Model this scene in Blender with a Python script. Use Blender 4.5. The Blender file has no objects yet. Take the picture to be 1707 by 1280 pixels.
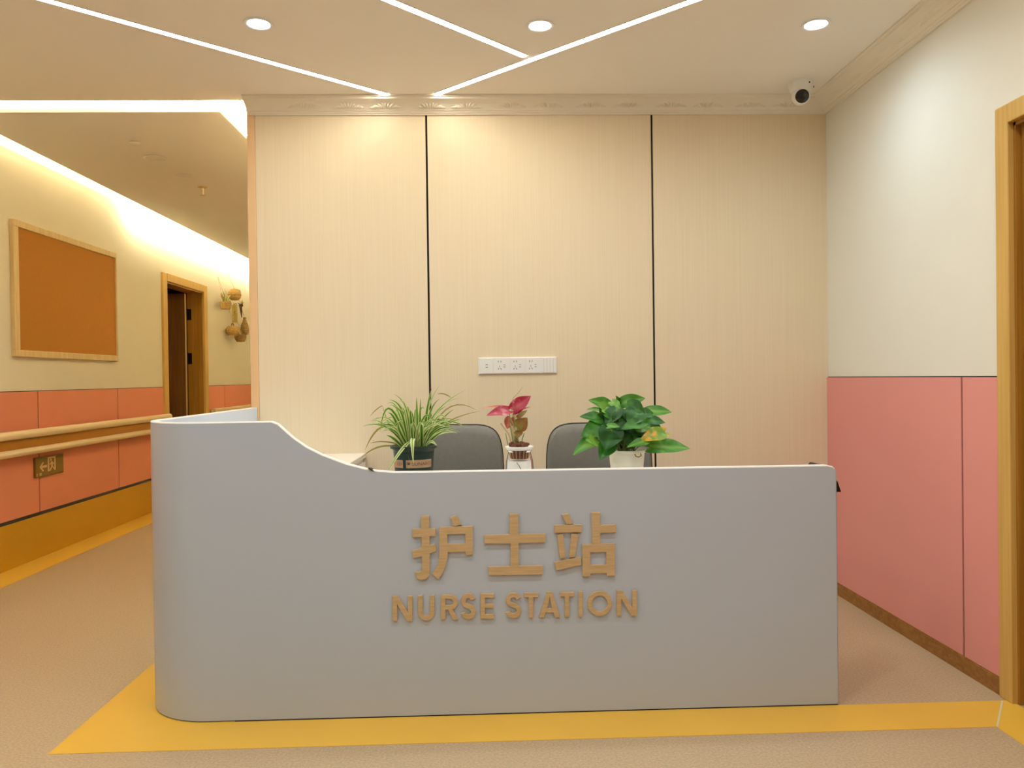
import bpy, bmesh, math, random
from mathutils import Vector, Matrix
random.seed(7)
S = bpy.context.scene
COL = S.collection
V = Vector

# ------------------------------------------------------------------ camera
EYE = V((0, 0, 1.2)); F = 1305.64; YAW, PITCH, ROLL = .0334, -.0087, -.0134
fw = V((math.sin(YAW)*math.cos(PITCH), math.cos(YAW)*math.cos(PITCH), math.sin(PITCH)))
rt0 = V((math.cos(YAW), -math.sin(YAW), 0)); up0 = rt0.cross(fw)
RT = rt0*math.cos(ROLL) + up0*math.sin(ROLL); UP = up0*math.cos(ROLL) - rt0*math.sin(ROLL)
cam = bpy.data.cameras.new('camera'); cam.sensor_width = 36; cam.lens = F/1707*36; cam.clip_start = .02
co = bpy.data.objects.new('camera', cam); COL.objects.link(co)
M = Matrix((RT, UP, -fw)).transposed().to_4x4(); M.translation = EYE
co.matrix_world = M; S.camera = co
def at(px, py, y):
    """photo pixel -> world point on the plane at depth y (used to size things from the photo)"""
    d = fw + RT*((px-853.5)/F) - UP*((py-640)/F)
    return EYE + d*(y/d.y)

# ------------------------------------------------------------------ world / exposure
W = bpy.data.worlds.new('world'); S.world = W; W.use_nodes = True
W.node_tree.nodes['Background'].inputs[0].default_value = (1, .86, .68, 1)
W.node_tree.nodes['Background'].inputs[1].default_value = .05
S.view_settings.view_transform = 'Standard'; S.view_settings.look = 'None'
S.view_settings.gamma = 1; S.view_settings.exposure = 0.0; S.view_settings.use_curve_mapping = False

# light strengths
E_LINE = 34.0          # ceiling LED lines
E_COVE = 300.0          # corridor cove strips: front and far left
E_COVE_R = 2500.0       # strip beside the partition
E_COVE_N = 10.0         # dim near-left strip
P_SPOT = 15.5          # recessed downlights (W)
P_FILL = 35.0          # unseen fill downlights added over the viewer (W)
E_LENS = 30.0
C_WARM = (1.0, .955, .80); C_COVE = (1.0, .93, .64); C_COOL = (.70, .89, 1.0)

# ------------------------------------------------------------------ helpers
def srgb(h):
    if isinstance(h, str): h = [int(h[i:i+2], 16)/255 for i in (0, 2, 4)]
    return tuple(c/12.92 if c <= .04045 else ((c+.055)/1.055)**2.4 for c in h) + (1,)
MATS = {}
def mat(name, col, rough=.5, var=0, scale=(8, 8, 8), col2=None, bump=0, spec=.4, metal=0, detail=4, trans=0, coat=0):
    if name in MATS: return MATS[name]
    m = bpy.data.materials.new(name); m.use_nodes = True; nt = m.node_tree; b = nt.nodes['Principled BSDF']
    b.inputs['Base Color'].default_value = srgb(col); b.inputs['Roughness'].default_value = rough
    b.inputs['Specular IOR Level'].default_value = spec; b.inputs['Metallic'].default_value = metal
    if coat: b.inputs['Coat Weight'].default_value = coat; b.inputs['Coat Roughness'].default_value = .1
    if trans: b.inputs['Transmission Weight'].default_value = trans
    if var or bump or col2:
        tc = nt.nodes.new('ShaderNodeTexCoord'); mp = nt.nodes.new('ShaderNodeMapping'); nz = nt.nodes.new('ShaderNodeTexNoise')
        mp.inputs['Scale'].default_value = scale; nz.inputs['Scale'].default_value = 1; nz.inputs['Detail'].default_value = detail
        nt.links.new(tc.outputs['Object'], mp.inputs['Vector']); nt.links.new(mp.outputs['Vector'], nz.inputs['Vector'])
        rp = nt.nodes.new('ShaderNodeValToRGB'); nt.links.new(nz.outputs['Fac'], rp.inputs['Fac'])
        c = srgb(col); c2 = srgb(col2) if col2 else tuple(x*(1-var) for x in c[:3])+(1,)
        rp.color_ramp.elements[0].position = .35; rp.color_ramp.elements[1].position = .65
        rp.color_ramp.elements[0].color = c2; rp.color_ramp.elements[1].color = c
        nt.links.new(rp.outputs['Color'], b.inputs['Base Color'])
        if bump:
            bp = nt.nodes.new('ShaderNodeBump'); bp.inputs['Strength'].default_value = bump; bp.inputs['Distance'].default_value = .002
            nt.links.new(nz.outputs['Fac'], bp.inputs['Height']); nt.links.new(bp.outputs['Normal'], b.inputs['Normal'])
    MATS[name] = m; return m
def emis(name, col, strength):
    m = bpy.data.materials.new(name); m.use_nodes = True; b = m.node_tree.nodes['Principled BSDF']
    b.inputs['Base Color'].default_value = (.8, .8, .8, 1)
    b.inputs['Emission Color'].default_value = tuple(col)+(1,); b.inputs['Emission Strength'].default_value = strength
    MATS[name] = m; return m

OFF = {}
class MB:
    def __init__(s): s.v = []; s.f = []; s.uv = []; s.sm = []
    def add(s, vs, fs, smooth=False, uvs=None):
        k = len(s.v); s.v += [V(x) for x in vs]
        for f in fs: s.f.append([k+i for i in f]); s.sm.append(smooth)
        s.uv += uvs if uvs else [(0, 0)]*len(vs)
        return s
    def box(s, x0, x1, y0, y1, z0, z1, bev=0):
        if x0 > x1: x0, x1 = x1, x0
        if y0 > y1: y0, y1 = y1, y0
        if z0 > z1: z0, z1 = z1, z0
        if not bev:
            vs = [(x, y, z) for z in (z0, z1) for y in (y0, y1) for x in (x0, x1)]
            return s.add(vs, [(0, 2, 3, 1), (4, 5, 7, 6), (0, 1, 5, 4), (2, 6, 7, 3), (0, 4, 6, 2), (1, 3, 7, 5)])
        bm = bmesh.new(); bmesh.ops.create_cube(bm, size=1)
        for v in bm.verts: v.co = V(((x0+x1)/2+v.co.x*(x1-x0), (y0+y1)/2+v.co.y*(y1-y0), (z0+z1)/2+v.co.z*(z1-z0)))
        bmesh.ops.bevel(bm, geom=list(bm.edges), offset=bev, segments=2, affect='EDGES', profile=.5)
        return s.bm(bm)
    def bm(s, bm, smooth=False):
        bm.verts.index_update(); s.add([v.co.copy() for v in bm.verts], [[v.index for v in f.verts] for f in bm.faces], smooth); bm.free(); return s
    def tube(s, pts, r, n=8, caps=True):
        pts = [V(p) for p in pts]; k = len(pts); rs = r if isinstance(r, (list, tuple)) else [r]*k
        vs = []; up = V((0, 0, 1))
        t0 = (pts[1]-pts[0]).normalized()
        a = t0.cross(up) if abs(t0.dot(up)) < .95 else t0.cross(V((1, 0, 0)))
        a.normalize()
        for i, p in enumerate(pts):
            t = (pts[min(i+1, k-1)]-pts[max(i-1, 0)]).normalized()
            a = (a-t*a.dot(t)).normalized(); b = t.cross(a)
            vs += [p+(a*math.cos(2*math.pi*j/n)+b*math.sin(2*math.pi*j/n))*rs[i] for j in range(n)]
        fs = [(i*n+j, i*n+(j+1) % n, (i+1)*n+(j+1) % n, (i+1)*n+j) for i in range(k-1) for j in range(n)]
        if caps: fs += [tuple(range(n))[::-1], tuple((k-1)*n+j for j in range(n))]
        return s.add(vs, fs, True)
    def lathe(s, prof, c=(0, 0, 0), n=24, axis=(0, 0, 1), scale=(1, 1, 1), caps=True):
        q = V((0, 0, 1)).rotation_difference(V(axis)); c = V(c); vs = []
        for r, z in prof:
            for j in range(n):
                a = 2*math.pi*j/n; vs.append(c+q @ V((r*math.cos(a)*scale[0], r*math.sin(a)*scale[1], z*scale[2])))
        k = len(prof)
        fs = [(i*n+j, i*n+(j+1) % n, (i+1)*n+(j+1) % n, (i+1)*n+j) for i in range(k-1) for j in range(n)]
        if caps: fs += [tuple(range(n))[::-1], tuple((k-1)*n+j for j in range(n))]
        return s.add(vs, fs, True)
    def prism(s, pts, d):
        """closed polygon pts (world) swept by vector d"""
        d = V(d); n = len(pts); vs = [V(p) for p in pts]+[V(p)+d for p in pts]
        return s.add(vs, [tuple(range(n)), tuple(range(2*n-1, n-1, -1))]+[(i, n+i, n+(i+1) % n, (i+1) % n) for i in range(n)])
    def grid(s, P, smooth=True, uv=True):
        """P[i][j] points"""
        a, b = len(P), len(P[0])
        return s.add([p for r in P for p in r], [(i*b+j, i*b+j+1, (i+1)*b+j+1, (i+1)*b+j) for i in range(a-1) for j in range(b-1)], smooth,
                     [(j/(b-1), i/(a-1)) for i in range(a) for j in range(b)])
    def build(s, name, m, parent=None, origin=None, fix=True):
        off = OFF.get(parent.name, V()) if parent else V(origin or (0, 0, 0))
        me = bpy.data.meshes.new(name); me.from_pydata([v-off for v in s.v], [], s.f); me.validate()
        me.polygons.foreach_set('use_smooth', s.sm[:len(me.polygons)])
        if any(u != (0, 0) for u in s.uv):
            l = me.uv_layers.new(name='UVMap')
            for lp in me.loops: l.data[lp.index].uv = s.uv[lp.vertex_index]
        if fix:
            b = bmesh.new(); b.from_mesh(me); bmesh.ops.recalc_face_normals(b, faces=list(b.faces)); b.to_mesh(me); b.free()
        if any(s.sm):
            try: me.set_sharp_from_angle(angle=math.radians(38))
            except Exception: pass
        me.materials.append(MATS[m] if isinstance(m, str) else m)
        o = bpy.data.objects.new(name, me); COL.objects.link(o)
        if parent: o.parent = parent; OFF[o.name] = off
        else: o.location = off; OFF[o.name] = off
        return o
def tag(o, label=None, cat=None, group=None, kind=None):
    for k, v in (('label', label), ('category', cat), ('group', group), ('kind', kind)):
        if v: o[k] = v
    return o
def thing(name, label, cat, loc=(0, 0, 0), group=None):
    o = bpy.data.objects.new(name, None); COL.objects.link(o); o.location = loc; o.empty_display_size = .1
    OFF[o.name] = V(loc); return tag(o, label, cat, group)
def struct(o, label, cat): return tag(o, label, cat, kind='structure')
def copy_tree(o, parent=None):
    c = o.copy(); COL.objects.link(c); c.parent = parent; OFF[c.name] = OFF.get(o.name, V())
    for ch in [x for x in bpy.data.objects if x.parent == o]: copy_tree(ch, c)
    return c
def B(*a, **k): return MB().box(*a, **k)

# ------------------------------------------------------------------ dimensions (metres)
R, D, L, H = 1.8965, 4.275, -3.09, 2.70
PX = -1.27                    # free left end of the partition
YB = -2.6                     # wall behind the camera
YE = 12.5                     # far end of the corridor
DADO_R, DADO_L = 1.18, 1.152
Y_DK = 2.778                  # desk front

# ------------------------------------------------------------------ materials
mat('paint_wall', 'efece2', .75, .03, (1.5, 1.5, 1.5), bump=.05)
mat('paint_corridor', 'fbf2dc', .75, .03, (1.5, 1.5, 1.5))
mat('paint_ceiling', 'f8f2e8', .85, .02, (1, 1, 1))
mat('cove_white', 'fff6e6', .8)
mat('cornice', 'efe6d5', .6)
mat('wood_paper', 'f0dec0', .6, 0, (260, 260, 2.2), col2='ecd9b9', bump=.12, detail=6)
mat('bead', 'ecc596', .55)
mat('seam_black', '17110f', .6)
mat('pink', 'eb9d97', .45, .04, (1.2, 1.2, 1.2), bump=.03)
mat('pink_corridor', 'e48a6c', .45, .05, (1.2, 1.2, 1.2))
mat('vinyl', 'c6af90', .42, 0, (120, 120, 120), col2='b29a7b', bump=.012, detail=5)
mat('yellow', 'eebd48', .38, .04, (3, 3, 3))
mat('yellow_wall', 'c79317', .45, .05, (3, 3, 3))
mat('weld', 'd9d2b0', .5)
mat('oak_frame', 'd9b164', .45, 0, (60, 60, 2), col2='cfa556', bump=.05)
mat('oak_light', 'ecd09a', .5, 0, (40, 40, 3), col2='e2c48b')
mat('baseboard_wood', 'a8763a', .5, 0, (3, 40, 60), col2='8f5f2a', bump=.05)
mat('door_brown', '7d5426', .5, 0, (50, 50, 2), col2='6d461c')
mat('door_oak', 'b07d2e', .45, 0, (60, 60, 2), col2='9d6c22')
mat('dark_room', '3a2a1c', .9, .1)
mat('black_metal', '1d1712', .4, metal=.6)
mat('desk_white', 'bbc4d2', .32, .02, (1, 1, 1), coat=.15)
mat('desk_edge', 'f4f1ee', .4)
mat('desk_inner', 'dbe9ff', .4)
mat('white_top', 'f2ece4', .35)
mat('gold_wood', 'cfb289', .42, 0, (14, 40, 160), col2='c2a476', metal=.0)
mat('plastic_white', 'f4f1ec', .35)
mat('socket_hole', '55504a', .7)
mat('leather', '77746d', .5, .08, (60, 60, 60), bump=.08)
mat('piping', '3a352e', .5)
mat('chrome', 'b8b8b8', .25, metal=1)
mat('black_plastic', '15120f', .35)
mat('pot_green', '1d3529', .38, .1, (20, 20, 20))
mat('pot_label', 'b99470', .6, .06, (40, 40, 40))
mat('pot_ink', '6a4a2c', .6)
mat('pot_cream', 'f0ead6', .4, .05, (20, 20, 20))
mat('soil', '2f2318', .95, .3, (120, 120, 120), bump=.6)
mat('root', '7b4a36', .8, .3, (90, 90, 90))
mat('stem_green', '8ba05a', .55)
mat('stem_pale', 'c9b48c', .55)
mat('cork', 'ab6f22', .85, 0, (300, 300, 300), col2='a06518', bump=.2, detail=2)
mat('rail_cream', 'fbe2b4', .4)
mat('rail_brown', '9c6412', .5)
mat('sign_brass', '7b5d1d', .35, .06, (30, 30, 30), metal=.35)
mat('sign_mark', 'd9b27c', .5)
mat('wicker', 'd3b06c', .75, 0, (30, 30, 260), col2='9c763a', bump=.6)
mat('wicker_dark', 'a8874c', .75, 0, (30, 30, 260), col2='5c4218', bump=.6)
mat('dry_leaf', '5a3822', .8)
mat('dry_grass', 'c9b052', .8)
mat('twine', 'a98b5a', .9)
mat('sprinkler_metal', 'd8c49a', .3, metal=.8)
mat('lens_black', '0b0707', .08, coat=.6)
emis('led_line', C_WARM, E_LINE); emis('led_cove', C_COVE, E_COVE); emis('led_cove_side', C_COVE, E_COVE_R); emis('led_cove_near', C_COVE, E_COVE_N); emis('led_lens', C_COOL, E_LENS)

def leaf_mat(name, mid, edge, tip=None, blotch=None, rough=.4):
    m = bpy.data.materials.new(name); m.use_nodes = True; nt = m.node_tree; b = nt.nodes['Principled BSDF']
    b.inputs['Roughness'].default_value = rough
    uv = nt.nodes.new('ShaderNodeUVMap'); sp = nt.nodes.new('ShaderNodeSeparateXYZ'); nt.links.new(uv.outputs[0], sp.inputs[0])
    ab = nt.nodes.new('ShaderNodeMath'); ab.operation = 'SUBTRACT'; ab.inputs[1].default_value = .5; nt.links.new(sp.outputs['X'], ab.inputs[0])
    a2 = nt.nodes.new('ShaderNodeMath'); a2.operation = 'ABSOLUTE'; nt.links.new(ab.outputs[0], a2.inputs[0])
    rp = nt.nodes.new('ShaderNodeValToRGB'); nt.links.new(a2.outputs[0], rp.inputs[0])
    e = rp.color_ramp.elements; e[0].position = mid[1]; e[0].color = srgb(mid[0]); e[1].position = edge[1]; e[1].color = srgb(edge[0])
    out = rp.outputs['Color']
    if blotch:
        tc = nt.nodes.new('ShaderNodeTexCoord'); nz = nt.nodes.new('ShaderNodeTexNoise'); nz.inputs['Scale'].default_value = blotch[1]
        nt.links.new(tc.outputs['Object'], nz.inputs['Vector'])
        r2 = nt.nodes.new('ShaderNodeValToRGB'); nt.links.new(nz.outputs['Fac'], r2.inputs[0])
        r2.color_ramp.elements[0].position = blotch[2]; r2.color_ramp.elements[1].position = blotch[2]+.12
        r2.color_ramp.elements[0].color = (0, 0, 0, 1); r2.color_ramp.elements[1].color = (1, 1, 1, 1)
        mx = nt.nodes.new('ShaderNodeMix'); mx.data_type = 'RGBA'; nt.links.new(r2.outputs['Color'], mx.inputs['Factor'])
        nt.links.new(out, mx.inputs[6]); mx.inputs[7].default_value = srgb(blotch[0]); out = mx.outputs[2]
    nt.links.new(out, b.inputs['Base Color'])
    # thin leaf: some light passes through
    tr = nt.nodes.new('ShaderNodeBsdfTranslucent'); ms = nt.nodes.new('ShaderNodeMixShader'); ms.inputs[0].default_value = .25
    nt.links.new(out, tr.inputs['Color']); nt.links.new(b.outputs[0], ms.inputs[1]); nt.links.new(tr.outputs[0], ms.inputs[2])
    nt.links.new(ms.outputs[0], nt.nodes['Material Output'].inputs['Surface'])
    MATS[name] = m
leaf_mat('spider', ('4f8426', .22), ('d3e08c', .36))
leaf_mat('spider_pale', ('86a948', .14), ('e6ebb4', .34))
leaf_mat('spider_dry', ('8c8538', .1), ('b7a65c', .4))
leaf_mat('pothos', ('3f8420', .02), ('28681a', .14), blotch=('4a8f2c', 14, .5), rough=.4)
leaf_mat('pothos_light', ('78ac3c', .02), ('478c26', .2), blotch=('7db040', 14, .52), rough=.4)
leaf_mat('pothos_yellow', ('6a9a2a', .02), ('7fa030', .2), blotch=('e8b51e', 22, .47), rough=.35)
leaf_mat('pothos_dark', ('2f701c', .02), ('1f5814', .2), rough=.5)
leaf_mat('syngonium', ('c05060', .02), ('b02c48', .25), blotch=('d98a92', 30, .5))
leaf_mat('syngonium_pale', ('d98a78', .05), ('c86a5c', .3))
leaf_mat('syngonium_brown', ('a0703a', .03), ('8a6030', .3), blotch=('8b8a3a', 26, .52))

def glass_mat(name, tint, mix):
    m = bpy.data.materials.new(name); m.use_nodes = True; nt = m.node_tree; n = nt.nodes
    g = n.new('ShaderNodeBsdfGlossy'); g.inputs['Roughness'].default_value = .06
    t = n.new('ShaderNodeBsdfTransparent'); t.inputs['Color'].default_value = tint+(1,)
    fr = n.new('ShaderNodeFresnel'); fr.inputs['IOR'].default_value = mix; ms = n.new('ShaderNodeMixShader')
    nt.links.new(fr.outputs[0], ms.inputs[0]); nt.links.new(t.outputs[0], ms.inputs[1]); nt.links.new(g.outputs[0], ms.inputs[2])
    nt.links.new(ms.outputs[0], n['Material Output'].inputs['Surface']); MATS[name] = m
glass_mat('vase_glass', (.985, .985, .98), 1.18)

# ------------------------------------------------------------------ structure: floor
fl = struct(B(L-.12, R+.12, YB-.1, YE+.1, -.1, 0).build('floor', 'vinyl'), 'beige speckled vinyl floor with a yellow border band', 'floor')
def fp(name, x0, x1, y0, y1, z=.0015, m='yellow'): return B(x0, x1, y0, y1, -.001, z).build(name, m, fl)
fp('border_band', -1.432, 1.704, 2.572, 2.776)
fp('border_band', -1.432, -1.17, 2.776, 4.25)
fp('border_band', -1.17, -.9, 2.776, 3.06)
MB().prism([(1.704, YB, .0015), (1.893, YB, .0015), (1.893, 2.776, .0015), (1.704, 2.776, .0015)], (0, 0, -.002)).build('border_band', 'yellow', fl)
fp('border_band', L+.001, -2.86, YB, YE)
MB().prism([(1.704, 2.575, .002), (1.709, 2.572, .002), (1.86, 2.77, .002), (1.855, 2.774, .002)], (0, 0, -.001)).build('weld_seam', 'weld', fl)

# ------------------------------------------------------------------ structure: partition behind the desk
wb = struct(B(PX+.015, R+.12, D+.012, D+.12, 0, 2.95).build('wall_back', 'seam_black'), 'beige wood-grain panelled wall behind the nurse desk', 'wall')
for x0, x1 in ((PX+.047, -.3100), (-.2985, .9215), (.9330, R)):
    B(x0, x1, D, D+.014, 0, H).build('panel', 'wood_paper', wb)
B(PX, PX+.046, D-.004, D+.135, 0, 2.95, bev=.006).build('corner_bead', 'bead', wb)
# corridor side of the partition and its continuation
wc = struct(B(PX+.001, PX+.12, D+.13, YE, 0, 2.95).build('wall_corridor', 'paint_corridor'), 'cream corridor wall behind the partition', 'wall')
we = struct(B(L-.1, PX+.1, YE, YE+.1, 0, 2.95).build('wall_end', 'paint_corridor'), 'cream wall at the far end of the corridor', 'wall')
wf = struct(B(L-.1, R+.1, YB-.1, YB, 0, 2.95).build('wall_front', 'paint_wall'), 'cream wall of the lobby behind the viewer', 'wall')

# ------------------------------------------------------------------ structure: right wall with door
DY0, DY1 = 1.84, 2.745; DZ = 2.085          # opening
wr = MB(); wr.box(R, R+.12, DY1, D+.12, 0, H+.25); wr.box(R, R+.12, YB, DY0, 0, H+.25); wr.box(R, R+.12, DY0, DY1, DZ, H+.25)
wr = struct(wr.build('wall_right', 'paint_wall'), 'cream painted right wall with pink lower panels', 'wall')
for y0, y1 in ((3.0515, D-.002), (2.82, 3.0405)): B(R-.010, R+.002, y0, y1, .066, DADO_R-.004).build('panel', 'pink', wr)
for y0, y1 in ((.62, 1.76), (-.6, .613), (-1.83, -.607)): B(R-.010, R+.002, y0, y1, .066, DADO_R-.004).build('panel', 'pink', wr)
for y0, y1 in ((2.82, D-.002), (YB, 1.76)):
    B(R-.004, R+.002, y0, y1, .05, DADO_R).build('panel_backing', 'seam_black', wr)
bb = MB(); bb.box(R-.014, R+.002, 2.815, D-.001, 0, .062); bb.box(R-.011, R+.002, 2.815, D-.001, .06, .067)
struct(bb.build('baseboard_right', 'baseboard_wood'), 'low brown wooden baseboard under the pink panels', 'baseboard')
dr = thing('door_1', 'oak brown door and frame in the right wall', 'door', (R, 2.3, 0)); dr['kind'] = 'structure'
cs = MB(); cs.box(R-.022, R+.004, DY1, 2.815, 0, 2.155, bev=.004); cs.box(R-.022, R+.004, DY0-.07, DY0, 0, 2.155, bev=.004)
cs.build('casing', 'oak_frame', dr)
MB().box(R-.023, R+.004, DY0, DY1, DZ, 2.155, bev=.004).build('casing_head', 'oak_frame', dr)
jb = MB(); jb.box(R, R+.12, DY1-.012, DY1+.002, 0, DZ); jb.box(R, R+.12, DY0-.002, DY0+.012, 0, DZ); jb.box(R, R+.12, DY0, DY1, DZ-.012, DZ+.002)
jb.box(R+.02, R+.032, DY1-.026, DY1-.01, 0, DZ-.01); jb.build('jamb', 'door_oak', dr)
MB().box(R+.05, R+.09, DY0+.014, DY1-.014, .006, DZ-.016, bev=.003).build('leaf', 'door_oak', dr)
MB().tube([(R+.05, DY0+.09, 1.02), (R-.0, DY0+.09, 1.02), (R-.0, DY0+.2, 1.02)], .009).build('handle', 'chrome', dr)

# ------------------------------------------------------------------ structure: left corridor wall with open door
LY0, LY1, LZ = 7.70, 8.69, 2.175
wl = MB(); wl.box(L-.16, L, YB, LY0, 0, 2.95); wl.box(L-.16, L, LY1, YE, 0, 2.95); wl.box(L-.16, L, LY0, LY1, LZ, 2.95)
wl = struct(wl.build('wall_left', 'paint_corridor'), 'cream corridor wall with coral panels and mustard skirting', 'wall')
seams = [1.98, 3.15, 4.32, 5.492, 6.66, 7.595]
for a, b in zip(seams[:-1], seams[1:]): B(L-.002, L+.010, a+.006, b-.006, .318, DADO_L-.005).build('panel', 'pink_corridor', wl)
for a, b in ((8.80, 9.345), (9.345, 10.515), (10.515, 11.68)): B(L-.002, L+.010, a+.006, b-.006, .318, DADO_L-.005).build('panel', 'pink_corridor', wl)
for a, b in ((1.5, 7.598), (8.797, YE)):
    B(L-.002, L+.004, a, b, .28, DADO_L).build('panel_backing', 'seam_black', wl)
    B(L-.002, L+.006, a, b, 0, .293).build('skirting', 'yellow_wall', wl)
d2 = thing('door_2', 'dark brown door standing open in the corridor wall', 'door', (L, 8.2, 0)); d2['kind'] = 'structure'
cs = MB(); cs.box(L-.004, L+.022, 7.60, LY0, 0, 2.25, bev=.004); cs.box(L-.004, L+.022, LY1, 8.79, 0, 2.25, bev=.004); cs.build('casing', 'oak_frame', d2)
MB().box(L-.004, L+.024, LY0, LY1, LZ, 2.252, bev=.004).build('casing_head', 'oak_frame', d2)
jb = MB(); jb.box(L-.16, L, LY0-.002, LY0+.014, 0, LZ); jb.box(L-.16, L, LY1-.014, LY1+.002, 0, LZ); jb.box(L-.16, L, LY0, LY1, LZ-.014, LZ+.002)
jb.box(L-.11, L-.09, LY1-.03, LY1-.012, 0, LZ); jb.build('jamb', 'door_oak', d2)
lf = MB().box(L-1.10, L-.165, LY1-.075, LY1-.03, .008, LZ-.02, bev=.002).build('leaf', 'door_brown', d2)
MB().box(L-.1655, L-.163, LY1-.072, LY1-.033, .01, LZ-.022).build('leaf_edge', 'oak_light', lf)
for z in (1.93, 1.45, .3):
    hg = MB(); hg.box(L-.155, L-.105, LY1-.018, LY1-.013, z-.06, z+.06); hg.tube([(L-.160, LY1-.022, z-.065), (L-.160, LY1-.022, z+.065)], .009)
    hg.build('hinge', 'black_metal', d2)
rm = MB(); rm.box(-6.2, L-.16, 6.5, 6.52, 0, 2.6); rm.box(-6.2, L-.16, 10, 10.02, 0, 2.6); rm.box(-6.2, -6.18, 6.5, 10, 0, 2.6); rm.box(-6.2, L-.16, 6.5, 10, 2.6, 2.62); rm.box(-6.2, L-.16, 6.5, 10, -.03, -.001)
struct(rm.build('wall_room', 'dark_room'), 'unlit side room beyond the open corridor door', 'wall')

# ------------------------------------------------------------------ structure: ceilings
struct(B(L-.1, R+.1, YB-.1, 4.25, H, H+.25).build('ceiling', 'paint_ceiling'), 'off-white lobby ceiling with LED lines', 'ceiling')
CR, CL, CF = -1.462, -2.90, 4.432
ct = struct(B(L-.1, PX+.05, 4.25, YE+.05, H+.10, H+.24).build('ceiling_cove', 'cove_white'), 'bright cove recess above the corridor ceiling panel', 'ceiling')
cc = struct(B(CL, CR, CF, YE-.2, H, H+.02).build('ceiling_corridor', 'paint_ceiling'), 'floating corridor ceiling panel edged by lit coves', 'ceiling')
hg = MB()
for y in (5.5, 8, 11):
    for x in (-2.6, -1.8): hg.tube([(x, y, H+.02), (x, y, H+.11)], .006, 6)
hg.build('hanger', 'sprinkler_metal', cc)

# cornice
PROF = [(.115, 0), (.115, -.007), (.106, -.010), (.103, -.018), (.098, -.020), (.080, -.025), (.060, -.033), (.044, -.043), (.033, -.054), (.030, -.058), (.024, -.059), (.021, -.066), (.014, -.068), (.012, -.074), (0, -.074)]
def cornice(name, a, b, inward, label):
    a, b, n = V(a), V(b), V(inward); m = MB()
    P = [[p+n*d+V((0, 0, z)) for d, z in PROF] for p in (a, b)]
    m.grid(P, False); m.add([q for q in P[0]]+[a], [tuple(range(len(PROF)+1))]); m.add([q for q in P[1]]+[b], [tuple(range(len(PROF)+1))])
    return struct(m.build(name, 'cornice'), label, 'cornice')
c1 = cornice('trim_1', (PX+.01, D, H), (R, D, H), (0, -1, 0), 'off-white plaster cornice above the wood-grain wall')
c2 = cornice('trim_2', (R, YB, H), (R, D, H), (-1, 0, 0), 'off-white plaster cornice along the right wall')
def ornament_mesh():
    m = MB()
    def petal(u, v, ang, ln, wd, h):
        P = []
        for i in range(6):
            t = i/5; w = wd*math.sin(math.pi*min(1, .12+t*.88))**.8
            row = []
            for j in range(5):
                s_ = (j-2)/2; x = s_*w; y = t*ln; z = h*(1-s_*s_)*math.sin(math.pi*(.15+.8*t))
                row.append((u+x*math.cos(ang)+y*math.sin(ang), v-x*math.sin(ang)+y*math.cos(ang), z))
            P.append(row)
        m.grid(P)
    for k in range(-3, 4): petal(k*.007, -.018, k*.40, .036+.004*abs(k), .0065, .010)
    for s_ in (-1, 1):
        petal(s_*.030, -.016, s_*1.35, .042, .006, .010); petal(s_*.052, -.010, s_*1.75, .036, .005, .009)
    return m
om = ornament_mesh()
def place_orn(parent, pos, along, n):
    along = V(along); n = V(n); vdir = (n*.62+V((0, 0, .40))).normalized(); nd = along.cross(vdir)
    if nd.dot(n) < 0: nd = -nd
    me = orn_cache.get(tuple(along))
    if me is None:
        t = MB(); t.v = [along*p.x+vdir*p.y+nd*p.z*(1 if along.x else .35) for p in om.v]; t.f = om.f; t.sm = om.sm; t.uv = om.uv
        o = t.build('ornament', 'cornice', None); orn_cache[tuple(along)] = o.data
    else:
        o = bpy.data.objects.new('ornament', me); COL.objects.link(o)
    o.parent = parent; o.location = V(pos); OFF[o.name] = V()
orn_cache = {}
for k in range(-5, 12):
    for dx in (-.1, .1):
        x = -.615+.435*k+dx
        if PX+.12 < x < R-.2: place_orn(c1, (x, D-.055, H-.034), (1, 0, 0), (0, -1, 0))
for k in range(12):
    for dy in (-.1, .1):
        y = 3.95-.435*k+dy
        if y > -.3: place_orn(c2, (R-.055, y, H-.034), (0, 1, 0), (-1, 0, 0))

# ------------------------------------------------------------------ lamps: LED lines
def led_line(a, b, label, w=.034):
    a, b = V((a[0], a[1], 0)), V((b[0], b[1], 0)); d = (b-a).normalized(); n = V((-d.y, d.x, 0))
    t = thing('light_strip', label, 'light strip', ((a.x+b.x)/2, (a.y+b.y)/2, H), 'LED lines in the lobby ceiling')
    def bar(w0, w1, z0, z1, m, nm):
        MB().prism([p+n*q+V((0, 0, z0)) for p, q in ((a, w0), (b, w0), (b, w1), (a, w1))], (0, 0, z1-z0)).build(nm, m, t)
    bar(-w/2-.002, -w/2, H-.004, H, 'plastic_white', 'channel_lip'); bar(w/2, w/2+.002, H-.004, H, 'plastic_white', 'channel_lip')
    bar(-w/2, w/2, H-.0035, H, 'led_line', 'diffuser')
def ext(p, q, k): return (p[0]+(q[0]-p[0])*k, p[1]+(q[1]-p[1])*k)
A1, A2 = (-.506, 4.155), (-1.692, 3.137); led_line(A1, ext(A1, A2, 1.15), 'glowing LED line running to upper left of the ceiling')
C1, C2 = (-.238, 4.155), (.849, 3.122); led_line(C1, ext(C1, C2, 1.45), 'long glowing LED line running to upper right of the ceiling')
B1, B2 = (.205, 3.669), (-.359, 3.129); led_line(B1, ext(B1, B2, 1.9), 'glowing LED line branching off the right-hand line')

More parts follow.
